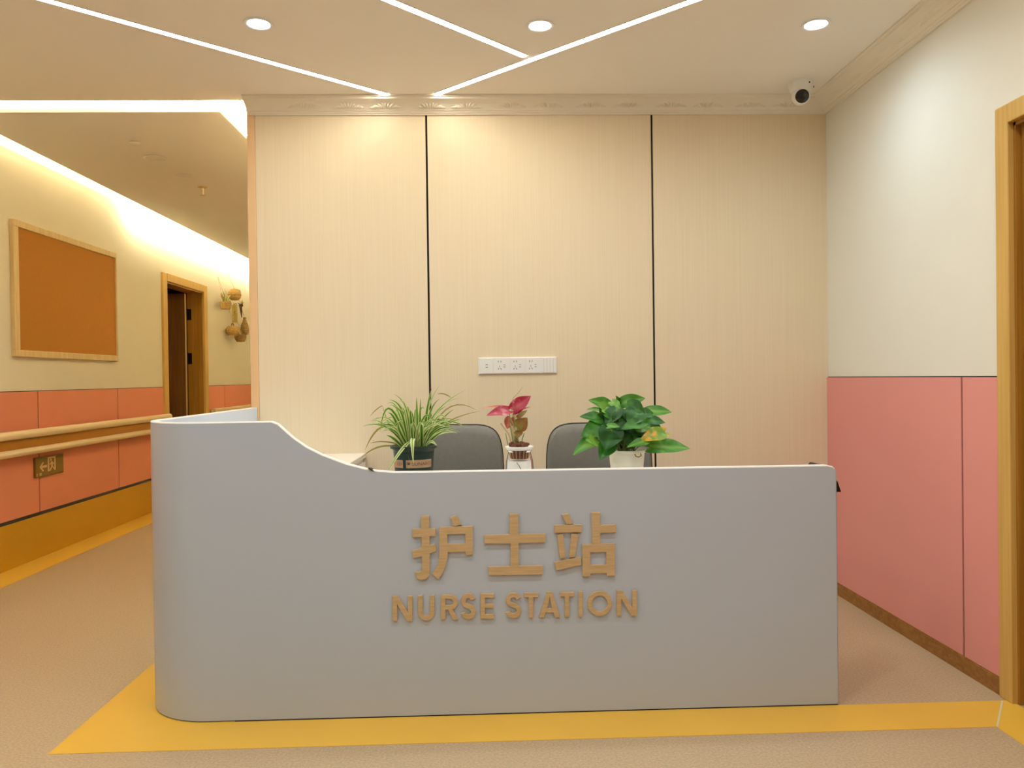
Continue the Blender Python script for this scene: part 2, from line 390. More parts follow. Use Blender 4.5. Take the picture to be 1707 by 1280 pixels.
# cove strips
def cove(x0, x1, y0, y1, label, m='led_cove'):
    t = thing('cove_strip', label, 'light strip', ((x0+x1)/2, (y0+y1)/2, H+.02), 'hidden cove strips over the corridor')
    MB().box(x0, x1, y0, y1, H+.02, H+.024).build('tape', 'plastic_white', t)
    MB().box(x0+.002, x1-.002, y0+.002, y1-.002, H+.024, H+.034).build('diffuser', m, t)
cove(CL+.05, CR-.05, CF+.006, CF+.021, 'cove light strip along the front of the corridor ceiling panel')
cove(CR-.019, CR-.004, CF+.06, 11.5, 'cove light strip along the corridor panel beside the partition', 'led_cove_side')
cove(CL+.002, CL+.017, 6.9, 11.5, 'cove light strip washing the far part of the corridor wall')
cove(CL+.030, CL+.042, CF+.06, 6.8, 'set-back cove light strip at the near corridor wall', 'led_cove_near')

# downlights
def downlight(x, y, label, lit=True, power=P_SPOT, tint=C_COOL, z=H, r=.058, group='recessed downlights in the lobby ceiling'):
    t = thing('downlight', label, 'downlight', (x, y, z), group)
    MB().lathe([(r-.010, -.001), (r, -.001), (r+.004, -.004), (r+.003, -.006), (r-.008, -.006), (r-.012, -.003)], (x, y, z), 32, caps=False).build('trim_ring', 'plastic_white', t)
    MB().lathe([(.001, -.0015), (r-.010, -.0025)], (x, y, z), 32, caps=False).build('lens', 'led_lens' if lit else 'cornice', t)
    if lit:
        ld = bpy.data.lights.new('lamp', 'SPOT'); ld.energy = power; ld.color = tint; ld.spot_size = math.radians(168); ld.spot_blend = 1; ld.shadow_soft_size = .05
        lo = bpy.data.objects.new('lamp', ld); COL.objects.link(lo); lo.parent = t; lo.location = (0, 0, -.02)
    return t
downlight(-.933, 3.336, 'lit downlight left of the branching LED lines')
downlight(.252, 3.349, 'lit downlight in the fork of the LED lines')
downlight(1.439, 3.333, 'lit downlight near the right wall and dome camera', power=P_SPOT*1.15)
downlight(-2.119, 3.335, 'added unseen downlight left of the view in the front row', power=P_SPOT, tint=(1, .9, .66), group='added fill downlights out of view')  # unseen lamp continuing the row, added to brighten the near corridor wall
for y, row in ((1.9, 'row just over the viewer'), (.4, 'row farthest from the desk')):  # unseen rows of lamps, added as fill light for the lobby
    for x, nth in ((-2.1, 'leftmost'), (-.933, 'second'), (.252, 'third'), (1.439, 'rightmost')):
        downlight(x, y, f'added fill downlight out of view, {nth} in the {row}', power=P_FILL, tint=(.95, .985, .95), group='added fill downlights out of view')
downlight(-2.19, 5.335, 'unlit round downlight on the corridor ceiling, nearer one', False, r=.075, group='round fittings on the corridor ceiling')
downlight(-2.169, 5.80, 'unlit round downlight on the corridor ceiling, beside sprinkler', False, r=.06, group='round fittings on the corridor ceiling')
t = thing('sprinkler', 'small metal fire sprinkler under the corridor ceiling', 'sprinkler', (-2.166, 6.14, H))
MB().lathe([(.035, 0), (.036, -.004), (.014, -.010)], (-2.166, 6.14, H)).build('rosette', 'sprinkler_metal', t)
MB().lathe([(.009, -.009), (.009, -.035), (.005, -.04), (.005, -.06)], (-2.166, 6.14, H), 12).build('nozzle', 'sprinkler_metal', t)
MB().lathe([(.022, -.060), (.022, -.063)], (-2.166, 6.14, H), 16).build('deflector', 'sprinkler_metal', t)
t = thing('ceiling_sensor', 'tiny round sensor at the front of the corridor ceiling', 'sensor', (-2.171, 4.985, H))
MB().lathe([(.03, 0), (.03, -.006), (.02, -.012)], (-2.171, 4.985, H)).build('cover', 'cornice', t)

# ------------------------------------------------------------------ dome camera
def dome(x, y):
    t = thing('security_camera', 'white dome security camera with black lens on the ceiling', 'security camera', (x, y, H))
    MB().lathe([(.062, 0), (.063, -.012), (.058, -.03), (.054, -.045), (.044, -.055)], (x, y, H), 32).build('base', 'plastic_white', t)
    c = V((x-.005, y-.012, H-.075)); ax = V((-.18, -.86, -.30)).normalized()
    bl = MB().lathe([(.047*math.sin(a), -.047*math.cos(a)) for a in [math.pi*k/16 for k in range(1, 13)]], c, 32, ax).build('eyeball', 'plastic_white', t)
    MB().lathe([(.034, .026), (.034, .0335), (.031, .0365), (.026, .039), (.018, .0405), (.001, .0415)], c, 28, ax).build('lens', 'lens_black', bl)
    MB().lathe([(.004, 0), (.004, .003)], (x+.02, y-.056, H-.02), 10, (.3, -1, 0)).build('screw', 'black_plastic', t)
    MB().lathe([(.005, 0), (.005, .003)], (x+.057, y-.02, H-.03), 10, (1, -.3, 0)).build('screw', 'black_plastic', t)
dome(1.645, 4.00)

# ------------------------------------------------------------------ wall socket strip
t = thing('socket_strip', 'long white wall plate with three sockets behind the desk', 'wall socket', (.174, D, 1.263))
MB().box(-.040, .388, D-.009, D, 1.218, 1.308, bev=.002).build('plate', 'plastic_white', t)
for k in range(5):
    x0 = -.038+k*.0848
    MB().box(x0+.004, x0+.0805, D-.0115, D-.008, 1.222, 1.304, bev=.001).build('module', 'plastic_white', t)
def slot(m, x, z, w, h, a=0):
    c, s_ = math.cos(a), math.sin(a); q = [(-w, -h), (w, -h), (w, h), (-w, h)]
    m.prism([(x+u*c-v*s_, D-.0122, z+u*s_+v*c) for u, v in q], (0, .001, 0))
for k in (1, 2, 3):
    m = MB(); x = -.038+k*.0848+.030; z = 1.262
    for dx in (-.007, .007): slot(m, x+dx, z+.024, .0013, .005)
    slot(m, x, z-.002, .0013, .004); slot(m, x-.007, z-.016, .0013, .005, -.5); slot(m, x+.007, z-.016, .0013, .005, .5)
    for dz in (-.006, .006): slot(m, x+.026, z+dz, .005, .0013)
    m.build('socket_holes', 'socket_hole', t)
m = MB(); slot(m, .006, 1.27, .006, .0016); slot(m, .006, 1.255, .006, .0016); m.build('socket_holes', 'socket_hole', t)
m = MB()
for k in range(4): slot(m, .318+k*.017, 1.263, .0005, .038)
m.build('switch_gaps', mat('gap_grey', 'b9b5ae', .6), t)

# ------------------------------------------------------------------ desk
t = desk = thing('reception_desk', 'pale grey curved nurse desk with a stepped top edge', 'desk', (0, Y_DK, 0))
XL, XR, RAD, TH = -1.262, 1.257, .26, .028
def topz(x, y):
    if y > Y_DK+.05 or x < -.757: return 1.056
    pts = [(-.757, 1.056), (-.735, 1.048), (-.682, .999), (-.634, .964), (-.580, .936), (-.497, .903), (-.420, .882), (-.385, .876), (-.33, .871), (-.2, .870), (1.3, .868)]
    for (a, za), (b, zb) in zip(pts, pts[1:]):
        if a <= x <= b: return za+(zb-za)*(x-a)/(b-a)
    return .868
path = [(XL, D-.006, -1, 0)]
for k in range(1, 9): path.append((XL, D-(D-Y_DK-RAD)*k/9, -1, 0))
for k in range(0, 15):
    a = math.pi+math.pi/2*k/14; path.append((XL+RAD+RAD*math.cos(a), Y_DK+RAD+RAD*math.sin(a), math.cos(a), math.sin(a)))
x = XL+RAD+.03
while x < -.77: path.append((x, Y_DK, 0, -1)); x += .04
for xx in (-.757, -.735, -.71, -.682, -.658, -.634, -.607, -.580, -.54, -.497, -.46, -.42, -.385, -.33, -.2, 0, .3, .6, .9, 1.15, 1.225): path.append((xx, Y_DK, 0, -1))
path += [(1.244, Y_DK, 0, -1), (1.252, Y_DK, 0, -1), (XR, Y_DK, 0, -1)]
def tz(p):
    z = topz(p[0], p[1])
    if p[0] > 1.23: q = (p[0]-1.23)/(XR-1.23); z -= .028*(1-math.sqrt(max(0, 1-q*q)))
    return z
m = MB()
P = []
for p in path:
    z = tz(p); row = [(p[0], p[1], .005+(z-.004-.005)*i/6) for i in range(7)]; P.append(row)
m.grid(P)
m.build('front_panel', 'desk_white', t)
PI_ = [[(p[0]-p[2]*TH, p[1]-p[3]*TH, .005+(tz(p)-.004-.005)*i/6) for i in range(7)] for p in path]
MB().grid(PI_).build('inner_panel', 'desk_inner', t)
PE = [[V((p[0], p[1], tz(p)-.004)), V((p[0]-p[2]*.002, p[1]-p[3]*.002, tz(p))), V((p[0]-p[2]*(TH-.002), p[1]-p[3]*(TH-.002), tz(p))), V((p[0]-p[2]*TH, p[1]-p[3]*TH, tz(p)-.004))] for p in path]
MB().grid(PE, False).build('edge_band', 'desk_edge', t)
pr = MB(); pr.box(XR-.001, XR+.0005, Y_DK, Y_DK+TH, .005, .838); pr.build('end_strip', 'desk_white', t)
PL = [[(p[0]-p[2]*.004, p[1]-p[3]*.004, z) for z in (0, .006)] for p in path]
MB().grid(PL).build('toe_strip', 'black_plastic', t)
MB().box(-.655, XR-.004, Y_DK+TH, Y_DK+.52, .735, .762, bev=.003).build('worktop', 'white_top', t)
for x in (-.63, .32, XR-.03): MB().box(x, x+.02, Y_DK+TH, Y_DK+.48, .0, .735).build('support_panel', 'desk_inner', t)
sc = thing('side_cabinet', 'white-topped side cabinet between the desk end and the wall', 'cabinet', (-.95, 3.9, 0))
zt_ = at(605, 755, D).z
MB().box(XL+TH, -.655, 3.32, D-.002, zt_-.025, zt_, bev=.003).build('cabinet_top', 'white_top', sc)
MB().box(XL+TH, -.672, 3.33, D-.004, .0, zt_-.025).build('body', 'desk_edge', sc)
for k in range(2):
    dq = MB().box(-.672, -.656, 3.34+k*.46, 3.79+k*.46, .03, zt_-.045, bev=.003).build('cabinet_door', 'white_top', sc)
    MB().tube([(-.656, 3.72+k*.16, .5), (-.645, 3.72+k*.16, .5), (-.645, 3.72+k*.16, .62), (-.656, 3.72+k*.16, .62)], .004, 6).build('handle', 'chrome', dq)
c = thing('edge_clip', 'tiny black clip on the sloping desk edge beside spider plant', 'clip', (-.42, Y_DK, .88))
MB().prism([at(613, 781, Y_DK-.003)+V((0, 0, .001)), at(617, 781.5, Y_DK-.003)+V((0, 0, .001)), at(624, 785.5, Y_DK-.003), at(619, 784.5, Y_DK-.003)], (0, TH+.006, 0)).build('clip_body', 'black_plastic', c)

# lettering on the desk front --------------------------------------------------
def px_poly(pts, ox, oy, k): return [at(ox+x*k, oy+y*k, Y_DK) for x, y in pts]
def plate(loops, parent, name, m='gold_wood', depth=.012):
    cu = bpy.data.curves.new('tmp', 'CURVE'); cu.dimensions = '2D'; cu.fill_mode = 'BOTH'; cu.extrude = depth/2; cu.bevel_depth = .0008; cu.bevel_resolution = 0; cu.offset = -.0008
    for lp in loops:
        sp = cu.splines.new('POLY'); sp.points.add(len(lp)-1); sp.use_cyclic_u = True
        for q, p in zip(sp.points, lp): q.co = (p.x, p.z, 0, 1)
    o = bpy.data.objects.new('tmp', cu); COL.objects.link(o); dg = bpy.context.evaluated_depsgraph_get(); dg.update()
    me = bpy.data.meshes.new_from_object(o.evaluated_get(dg)); bpy.data.objects.remove(o); bpy.data.curves.remove(cu)
    mb = MB(); mb.add([(v.co.x, Y_DK-depth/2-.0008-v.co.z, v.co.y) for v in me.vertices], [tuple(p.vertices) for p in me.polygons]); bpy.data.meshes.remove(me)
    return mb.build(name, m, parent, fix=False)
cz = thing('sign_lettering', 'gold wood-look Chinese characters 护士站 on the desk front', 'sign', tuple(at(858, 910, Y_DK)))
g = (640, 845, .15625); k6 = (640, 830, .25776)
hu = [[(398, 90), (485, 90), (485, 225), (553, 225), (553, 305), (488, 305), (490, 405), (548, 385), (562, 465), (492, 488), (492, 690), (481, 735), (445, 762), (398, 772), (355, 757), (335, 686), (385, 684), (408, 672), (408, 518), (312, 540), (302, 462), (405, 430), (403, 316), (308, 318), (308, 228), (398, 226)],
      [(590, 210), (948, 198), (952, 500), (877, 508), (870, 470), (685, 475), (680, 530), (668, 590), (652, 645), (620, 710), (582, 765), (512, 705), (548, 660), (572, 610), (586, 555), (592, 470)], [(678, 285), (868, 280), (868, 385), (680, 388)],
      [(708, 105), (775, 82), (832, 182), (765, 197), (745, 197)]]
shi = [[(812, 100), (868, 100), (870, 230), (1043, 228), (1043, 283), (870, 288), (872, 435), (1025, 433), (1025, 490), (678, 495), (675, 440), (818, 437), (818, 290), (650, 292), (648, 237), (812, 232)]]
zhan = [[(1148, 105), (1192, 97), (1222, 164), (1180, 168)], [(1100, 172), (1278, 169), (1278, 217), (1100, 222)], [(1118, 235), (1157, 231), (1173, 380), (1135, 388)],
        [(1210, 229), (1258, 233), (1234, 376), (1195, 383)], [(1100, 410), (1272, 378), (1275, 428), (1115, 465)],
        [(1340, 90), (1395, 90), (1395, 172), (1498, 168), (1498, 220), (1397, 222), (1398, 293), (1492, 292), (1492, 498), (1438, 500), (1437, 482), (1335, 484), (1333, 502), (1283, 503), (1280, 297), (1345, 294)], [(1333, 347), (1435, 345), (1435, 428), (1333, 430)]]
for loops, q in ((hu, g), (shi, k6), (zhan, k6)): plate([px_poly(lp, *q) for lp in loops], cz, 'character', depth=.009)

def arc(cx, cy, rx, ry, a0, a1, n): return [(cx+rx*math.cos(math.radians(a0+(a1-a0)*i/n)), cy+ry*math.sin(math.radians(a0+(a1-a0)*i/n))) for i in range(n+1)]
def thick(pts, w):
    l, r_ = [], []
    for i, p in enumerate(pts):
        a = pts[max(i-1, 0)]; b = pts[min(i+1, len(pts)-1)]; d = math.hypot(b[0]-a[0], b[1]-a[1]); nx, ny = -(b[1]-a[1])/d, (b[0]-a[0])/d
        l.append((p[0]+nx*w/2, p[1]+ny*w/2)); r_.append((p[0]-nx*w/2, p[1]-ny*w/2))
    return l+r_[::-1]
def glyph(ch, w):   # outline loops in a box of width w, height 1 (y up), stroke s
    s = .18
    if ch == 'N': return [[(0, 0), (s, 0), (s, .66), (w-s-.03, 0), (w, 0), (w, 1), (w-s, 1), (w-s, .34), (s+.03, 1), (0, 1)]]
    if ch == 'U': c = w/2; return [[(0, 1)]+arc(c, c, c, c, 180, 360, 14)+[(w, 1), (w-s, 1)]+arc(c, c, c-s, c-s, 360, 180, 14)+[(s, 1)]]
    if ch == 'R': return [[(0, 0), (s, 0), (s, .40), (.28*w/.65, .40), (w-.20, 0), (w+.02, 0), (w-.22, .43)]+arc(w-.30, .70, .30, .30, -70, 90, 12)+[(0, 1)], [(s, .58)]+arc(w-.31, .71, .13, .13, -90, 90, 8)+[(s, .84)]]
    if ch == 'E': return [[(0, 0), (w, 0), (w, .17), (s, .17), (s, .43), (w*.95, .43), (w*.95, .59), (s, .59), (s, .84), (w, .84), (w, 1), (0, 1)]]
    if ch == 'S':
        c = w/2; return [thick(arc(c, .715, c-.10, .195, 15, 175, 10)+arc(c, .715, c-.09, .195, 190, 250, 4)+arc(c, .285, c-.09, .205, 70, -10, 5)+arc(c, .285, c-.09, .195, -20, -170, 10), .18)]
    if ch == 'T': return [[(w/2-s/2, 0), (w/2+s/2, 0), (w/2+s/2, .83), (w, .83), (w, 1), (0, 1), (0, .83), (w/2-s/2, .83)]]
    if ch == 'A': return [[(0, 0), (.19, 0), (.26, .20), (w-.26, .20), (w-.19, 0), (w, 0), (w/2+.10, 1), (w/2-.10, 1)], [(.32, .36), (w-.32, .36), (w/2, .80)]]
    if ch == 'I': return [[(0, 0), (w, 0), (w, 1), (0, 1)]]
    if ch == 'O': return [arc(w/2, .5, w/2, .5, 0, 352, 40), arc(w/2, .5, w/2-s, .5-s, 0, 352, 40)]
en = thing('sign_lettering', 'small gold letters reading NURSE STATION below the characters', 'sign', tuple(at(858, 1010, Y_DK)))
for ch, x0, x1, y0, y1 in (('N', 58, 185, 628, 790), ('U', 222, 328, 625, 788), ('R', 370, 478, 622, 782), ('S', 498, 595, 612, 780), ('E', 625, 713, 615, 775), ('S', 787, 888, 608, 772),
                           ('T', 903, 998, 610, 770), ('A', 1003, 1138, 603, 768), ('T', 1137, 1228, 605, 765), ('I', 1257, 1283, 600, 765), ('O', 1315, 1472, 598, 758), ('N', 1503, 1633, 593, 757)):
    h = y1-y0; w = (x1-x0)/h
    plate([px_poly([(x0+u*h, y1-v*h) for u, v in lp], *k6) for lp in glyph(ch, w)], en, 'letter', depth=.008)

# ------------------------------------------------------------------ office chairs
def make_chair():
    t = thing('office_chair', 'grey leather office chair behind the spider plant', 'chair', (0, 0, 0), 'grey office chairs behind the desk')
    # backrest faces -y (towards the desk); camera sees its front
    def outline(n=40):
        pts = []
        for k in range(n):
            a = 2*math.pi*k/n; c, s_ = math.cos(a), math.sin(a); e_ = .36
            u = abs(c)**e_*(1 if c > 0 else -1); v = abs(s_)**e_*(1 if s_ > 0 else -1)
            pts.append((u, v))
        return pts
    def pad(rings):  # list of (scale, thickness y)
        m = MB(); ol = outline(); P = []
        for sc_, y in rings:
            row = []
            for u, v in ol:
                wx = .245*(1-.05*(v+1)/2)
                row.append((u*wx*sc_, y+.05*(u*sc_)**2*-1+.03*(v*sc_), .70+v*.285*sc_))
            P.append(row)
        n = len(ol)
        m.add([p for r_ in P for p in r_], [(i*n+j, i*n+(j+1) % n, (i+1)*n+(j+1) % n, (i+1)*n+j) for i in range(len(P)-1) for j in range(n)]+[tuple(range(n)), tuple((len(P)-1)*n+j for j in range(n))], True)
        return m
    bk = pad([(.55, .175), (.86, .178), (.955, .186), (.99, .20), (1, .22), (.99, .238), (.94, .246), (.5, .25)]).build('backrest', 'leather', t)
    m = MB(); ol = outline(); ring = [V((u*.245*(1-.05*(v+1)/2)*1.004, .214-.05*u*u+.03*v, .70+v*.285*1.004)) for u, v in ol]; ring.append(ring[0]); m.tube(ring, .003, 6, False); m.build('piping', 'piping', bk)
    MB().box(-.24, .24, -.24, .22, .43, .51, bev=.03).build('seat', 'leather', t)
    MB().tube([(0, .02, .43), (0, .2, .40), (0, .268, .46), (0, .262, .62)], .018, 8).build('back_bar', 'black_plastic', t)
    MB().tube([(0, 0, .43), (0, 0, .12)], [.03, .022], 16).build('column', 'chrome', t)
    for k in range(5):
        a = math.radians(18+72*k); c, s_ = math.cos(a), math.sin(a)
        lg = MB().tube([(0, 0, .125), (.14*c, .14*s_, .11), (.27*c, .27*s_, .075)], [.026, .02, .014], 10).build('base_leg', 'chrome', t)
        q = MB(); 
        for w in (-.014, .014): q.lathe([(.028, -.008), (.028, .008)], (.27*c-s_*w, .27*s_+c*w, .028), 16, (-s_, c, 0))
        q.tube([(.27*c, .27*s_, .028), (.27*c, .27*s_, .075)], .007, 8); q.build('caster', 'black_plastic', lg)
    return t
ch1 = make_chair(); ch1.location = (-.155, 3.36, 0); ch1.rotation_euler.z = .04
ch2 = copy_tree(ch1); ch2.location = (.497, 3.34, 0); ch2.rotation_euler.z = -.05; ch2['label'] = 'grey leather office chair behind the broad-leaved green plant'

# small dark bag behind the right end of the desk
b = thing('black_bag', 'black bag peeking out behind the right end of desk', 'bag', (1.23, 2.9, .0))
m = MB(); P = []
for z, x1, x0 in ((.763, 1.298, 1.08), (.80, 1.286, 1.10), (.83, 1.262, 1.16), (.852, 1.232, 1.20), (.866, 1.222, 1.212)):
    P.append([(x0, 2.83, z), (x1, 2.83, z), (x1, 2.90, z), (x0, 2.90, z), (x0, 2.83, z)])
m.grid(P); m.add([P[0][i] for i in range(4)], [(0, 1, 2, 3)]); m.add([P[-1][i] for i in range(4)], [(0, 1, 2, 3)]); m.build('bag_body', 'black_plastic', b)
MB().tube([(1.16, 2.835, .82), (1.18, 2.826, .78), (1.15, 2.826, .77)], .004, 6).build('strap', 'black_plastic', b)

# ------------------------------------------------------------------ plants
WT = .762
def blade(pts, w, m, parent, name='leaf', n=9, fold=.25, flat=None):
    """strap leaf along a quadratic path through 3 points"""
    a, b_, c = [V(p) for p in pts]; ctl = b_*2-(a+c)/2; P = []
    for i in range(n+1):
        u = i/n; p = a*(1-u)**2+ctl*2*u*(1-u)+c*u*u; d = ((ctl-a)*(1-u)+(c-ctl)*u).normalized()
        ref = flat or V((0, -1, .35)); s_ = d.cross(ref)
        if s_.length < .05: s_ = V((1, 0, 0))
        s_.normalize(); nn = s_.cross(d)
        ww = w*min(1, .55+u*1.6)*(1-max(0, (u-.45)/.55)**1.6)+.0004
        P.append([p+s_*ww*k+nn*abs(k)*ww*fold for k in (-1, -.5, 0, .5, 1)])
    return MB().grid(P).build(name, m, parent, fix=False)

# spider plant
SY = 2.99
sp = thing('spider_plant', 'striped spider plant in a dark green labelled pot', 'potted plant', tuple(V((at(689, 760, SY).x, SY, WT))))
c0 = V((at(690, 760, SY).x, SY, 0))
zr = at(690, 745, SY-.08).z
pot = MB().lathe([(.066, WT), (.070, WT+.05), (.078, zr-.012), (.089, zr-.010), (.091, zr), (.087, zr+.001), (.080, zr-.012), (.074, zr-.03)], (c0.x, SY, 0), 40).build('pot', 'pot_green', sp)
MB().lathe([(.001, zr-.022), (.078, zr-.025)], (c0.x, SY, 0), 32, caps=False).build('soil', 'soil', sp)
def band(a0, a1, z0, z1, r, m, name, par):
    P = []
    for i in range(13):
        a = math.radians(a0+(a1-a0)*i/12); row = []
        for z in (z0, z1):
            rr = r+.010*(z-WT)/(zr-.012-WT)+.0012; row.append((c0.x+rr*math.cos(a), SY+rr*math.sin(a), z))
        P.append(row)
    return MB().grid(P).build(name, m, par, fix=False)
zl0, zl1 = at(690, 780, SY-.07).z, at(690, 766.5, SY-.07).z
lb = band(252, 332, zl0, zl1, .0685, 'pot_label', 'label_band', pot); lb2 = band(195, 243, zl0, zl1, .0685, 'pot_label', 'label_band', pot)
def wrap_text(txt, a0, a1, par):
    cu = bpy.data.curves.new('tmp', 'FONT'); cu.body = txt; cu.size = .0165; cu.align_x = 'LEFT'; o = bpy.data.objects.new('tmp', cu); COL.objects.link(o)
    dg = bpy.context.evaluated_depsgraph_get(); dg.update(); me = bpy.data.meshes.new_from_object(o.evaluated_get(dg)); bpy.data.objects.remove(o); bpy.data.curves.remove(cu)
    xs = [v.co.x for v in me.vertices]; x0, x1 = min(xs), max(xs); zc = (zl0+zl1)/2-.0055
    mb = MB(); vs = []
    for v in me.vertices:
        a = math.radians(a0+(a1-a0)*(v.co.x-x0)/(x1-x0)); rr = .0735+.010*.35+.0002; vs.append((c0.x+rr*math.cos(a), SY+rr*math.sin(a), zc+v.co.y))
    mb.add(vs, [tuple(p.vertices) for p in me.polygons]); bpy.data.meshes.remove(me); return mb.build('label_text', 'pot_ink', par, fix=False)
wrap_text('SUNARO', 270, 328, lb); wrap_text('LD', 222, 238, lb2)
MB().prism([V((c0.x+.0775*math.cos(math.radians(a)), SY+.0775*math.sin(math.radians(a)), z)) for a, z in ((257, zl0+.012), (264, zl0+.012), (264, zl0+.021), (257, zl0+.021))], (0, .001, 0)).build('label_mark', 'pot_ink', lb)
def z3(x, y, dy): return at(600+x*.125, 640+y*.125, SY+dy)
BL = [((780, 830), (762, 420), (755, 180), 11, 's', -.01), ((800, 830), (802, 470), (806, 195), 10, 's', .0), ((855, 820), (885, 430), (955, 60), 15, 's', .02), ((850, 800), (905, 350), (1060, 20), 8, 'p', .05),
      ((870, 800), (1000, 400), (1405, 80), 11, 'p', .0), ((880, 800), (1000, 380), (1340, 180), 9, 'p', .05), ((715, 820), (715, 560), (690, 360), 19, 's', -.05), ((825, 830), (822, 600), (815, 462), 17, 's', -.06),
      ((690, 800), (620, 460), (440, 295), 20, 's', -.03), ((660, 760), (610, 330), (450, 135), 13, 'p', .03), ((640, 760), (560, 350), (390, 212), 11, 's', .05), ((620, 760), (500, 330), (365, 265), 12, 'p', .04),
      ((640, 790), (400, 330), (270, 640), 13, 's', -.04), ((600, 790), (330, 540), (130, 485), 9, 'p', .02), ((330, 560), (190, 660), (70, 880), 8, 'd', -.02), ((580, 800), (470, 480), (370, 385), 15, 's', .0),
      ((570, 850), (260, 840), (0, 1000), 8, 'd', .0), ((690, 760), (540, 900), (345, 1215), 13, 'p', -.10), ((735, 780), (700, 760), (715, 1080), 17, 'p', -.12), ((900, 780), (1080, 650), (1300, 650), 14, 'p', -.02),
      ((900, 800), (1150, 520), (1600, 362), 6, 'd', .02), ((900, 760), (1180, 320), (1560, 350), 6, 'd', .05), ((880, 760), (1080, 490), (1250, 338), 9, 's', .03), ((900, 790), (1130, 560), (1350, 470), 9, 's', .0),
      ((880, 760), (1050, 430), (1195, 560), 10, 'p', -.03), ((560, 840), (450, 730), (355, 685), 15, 's', -.02), ((570, 820), (330, 770), (135, 792), 6, 'd', .02), ((860, 800), (960, 480), (1140, 300), 10, 's', .01),
      ((870, 800), (930, 400), (1060, 200), 10, 's', .04), ((760, 830), (740, 600), (640, 440), 12, 'p', -.05), ((900, 830), (1000, 700), (1190, 600), 12, 's', -.04), ((600, 800), (420, 600), (300, 290), 6, 'd', .04),
      ((300, 290), (220, 340), (135, 430), 4, 'd', .04), ((620, 800), (480, 640), (330, 590), 9, 's', -.01), ((880, 830), (950, 770), (1030, 830), 12, 'p', -.08), ((1040, 130), (1140, 140), (1220, 190), 5, 'd', .05), ((640, 830), (520, 600), (540, 530), 14, 's', -.07),
      ((930, 760), (1050, 620), (1100, 440), 9, 's', .02)]
for a, b_, c, w, k, dy in BL:
    blade([z3(*a, dy*.3), z3(*b_, dy), z3(*c, dy*1.3)], w*.00030*1.45, {'s': 'spider', 'p': 'spider_pale', 'd': 'spider_dry'}[k], sp)
rg = random.Random(3)
for k in range(52):
    a = rg.uniform(0, 2*math.pi); r0 = rg.uniform(.005, .035); el = rg.uniform(.45, 1.3); ln = rg.uniform(.13, .21)
    p0 = V((c0.x+r0*math.cos(a), SY+r0*math.sin(a), zr-.02)); hr = ln*math.cos(el); hz = ln*math.sin(el)
    p1 = p0+V((hr*.45*math.cos(a), hr*.45*math.sin(a), hz*.7+.02)); p2 = p0+V((hr*math.cos(a), hr*math.sin(a)*.8, hz*rg.uniform(.7, 1.0)))
    if p2.x > c0.x+.13 and p2.z > 1.1: continue
    blade([p0, p1, p2], rg.uniform(.0036, .0064), rg.choice(['spider', 'spider', 'spider_pale']), sp)

# broad leaf builder
def broad(base, tip, w, m, parent, nrm=(0, -.75, .6), droop=.12, fold=.18, heart=.35, wave=0, name='leaf'):
    base, tip = V(base), V(tip); ax = tip-base; ln = ax.length; d = ax.normalized(); n = V(nrm); n = (n-d*n.dot(d)).normalized(); s_ = n.cross(d)
    P = []; N = 12
    for i in range(N+1):
        t = i/N
        ww = w*(math.sin(math.pi*min(1, (t*.93+.07))**(.62+heart*.1))**.85)*(1-.10*t) if t < 1 else .0003
        back = -heart*.16*ln*max(0, 1-t*3.2)
        row = []
        for k in (-1, -.66, -.33, 0, .33, .66, 1):
            p = base+d*(t*ln+back*abs(k))+s_*ww*k+n*(abs(k)**1.3*ww*fold-droop*ln*(t-.45)**2*1.6+droop*ln*.3+wave*math.sin(t*9+k*2)*ww*.15)
            row.append(p)
        P.append(row)
    return MB().grid(P).build(name, m, parent, fix=False)

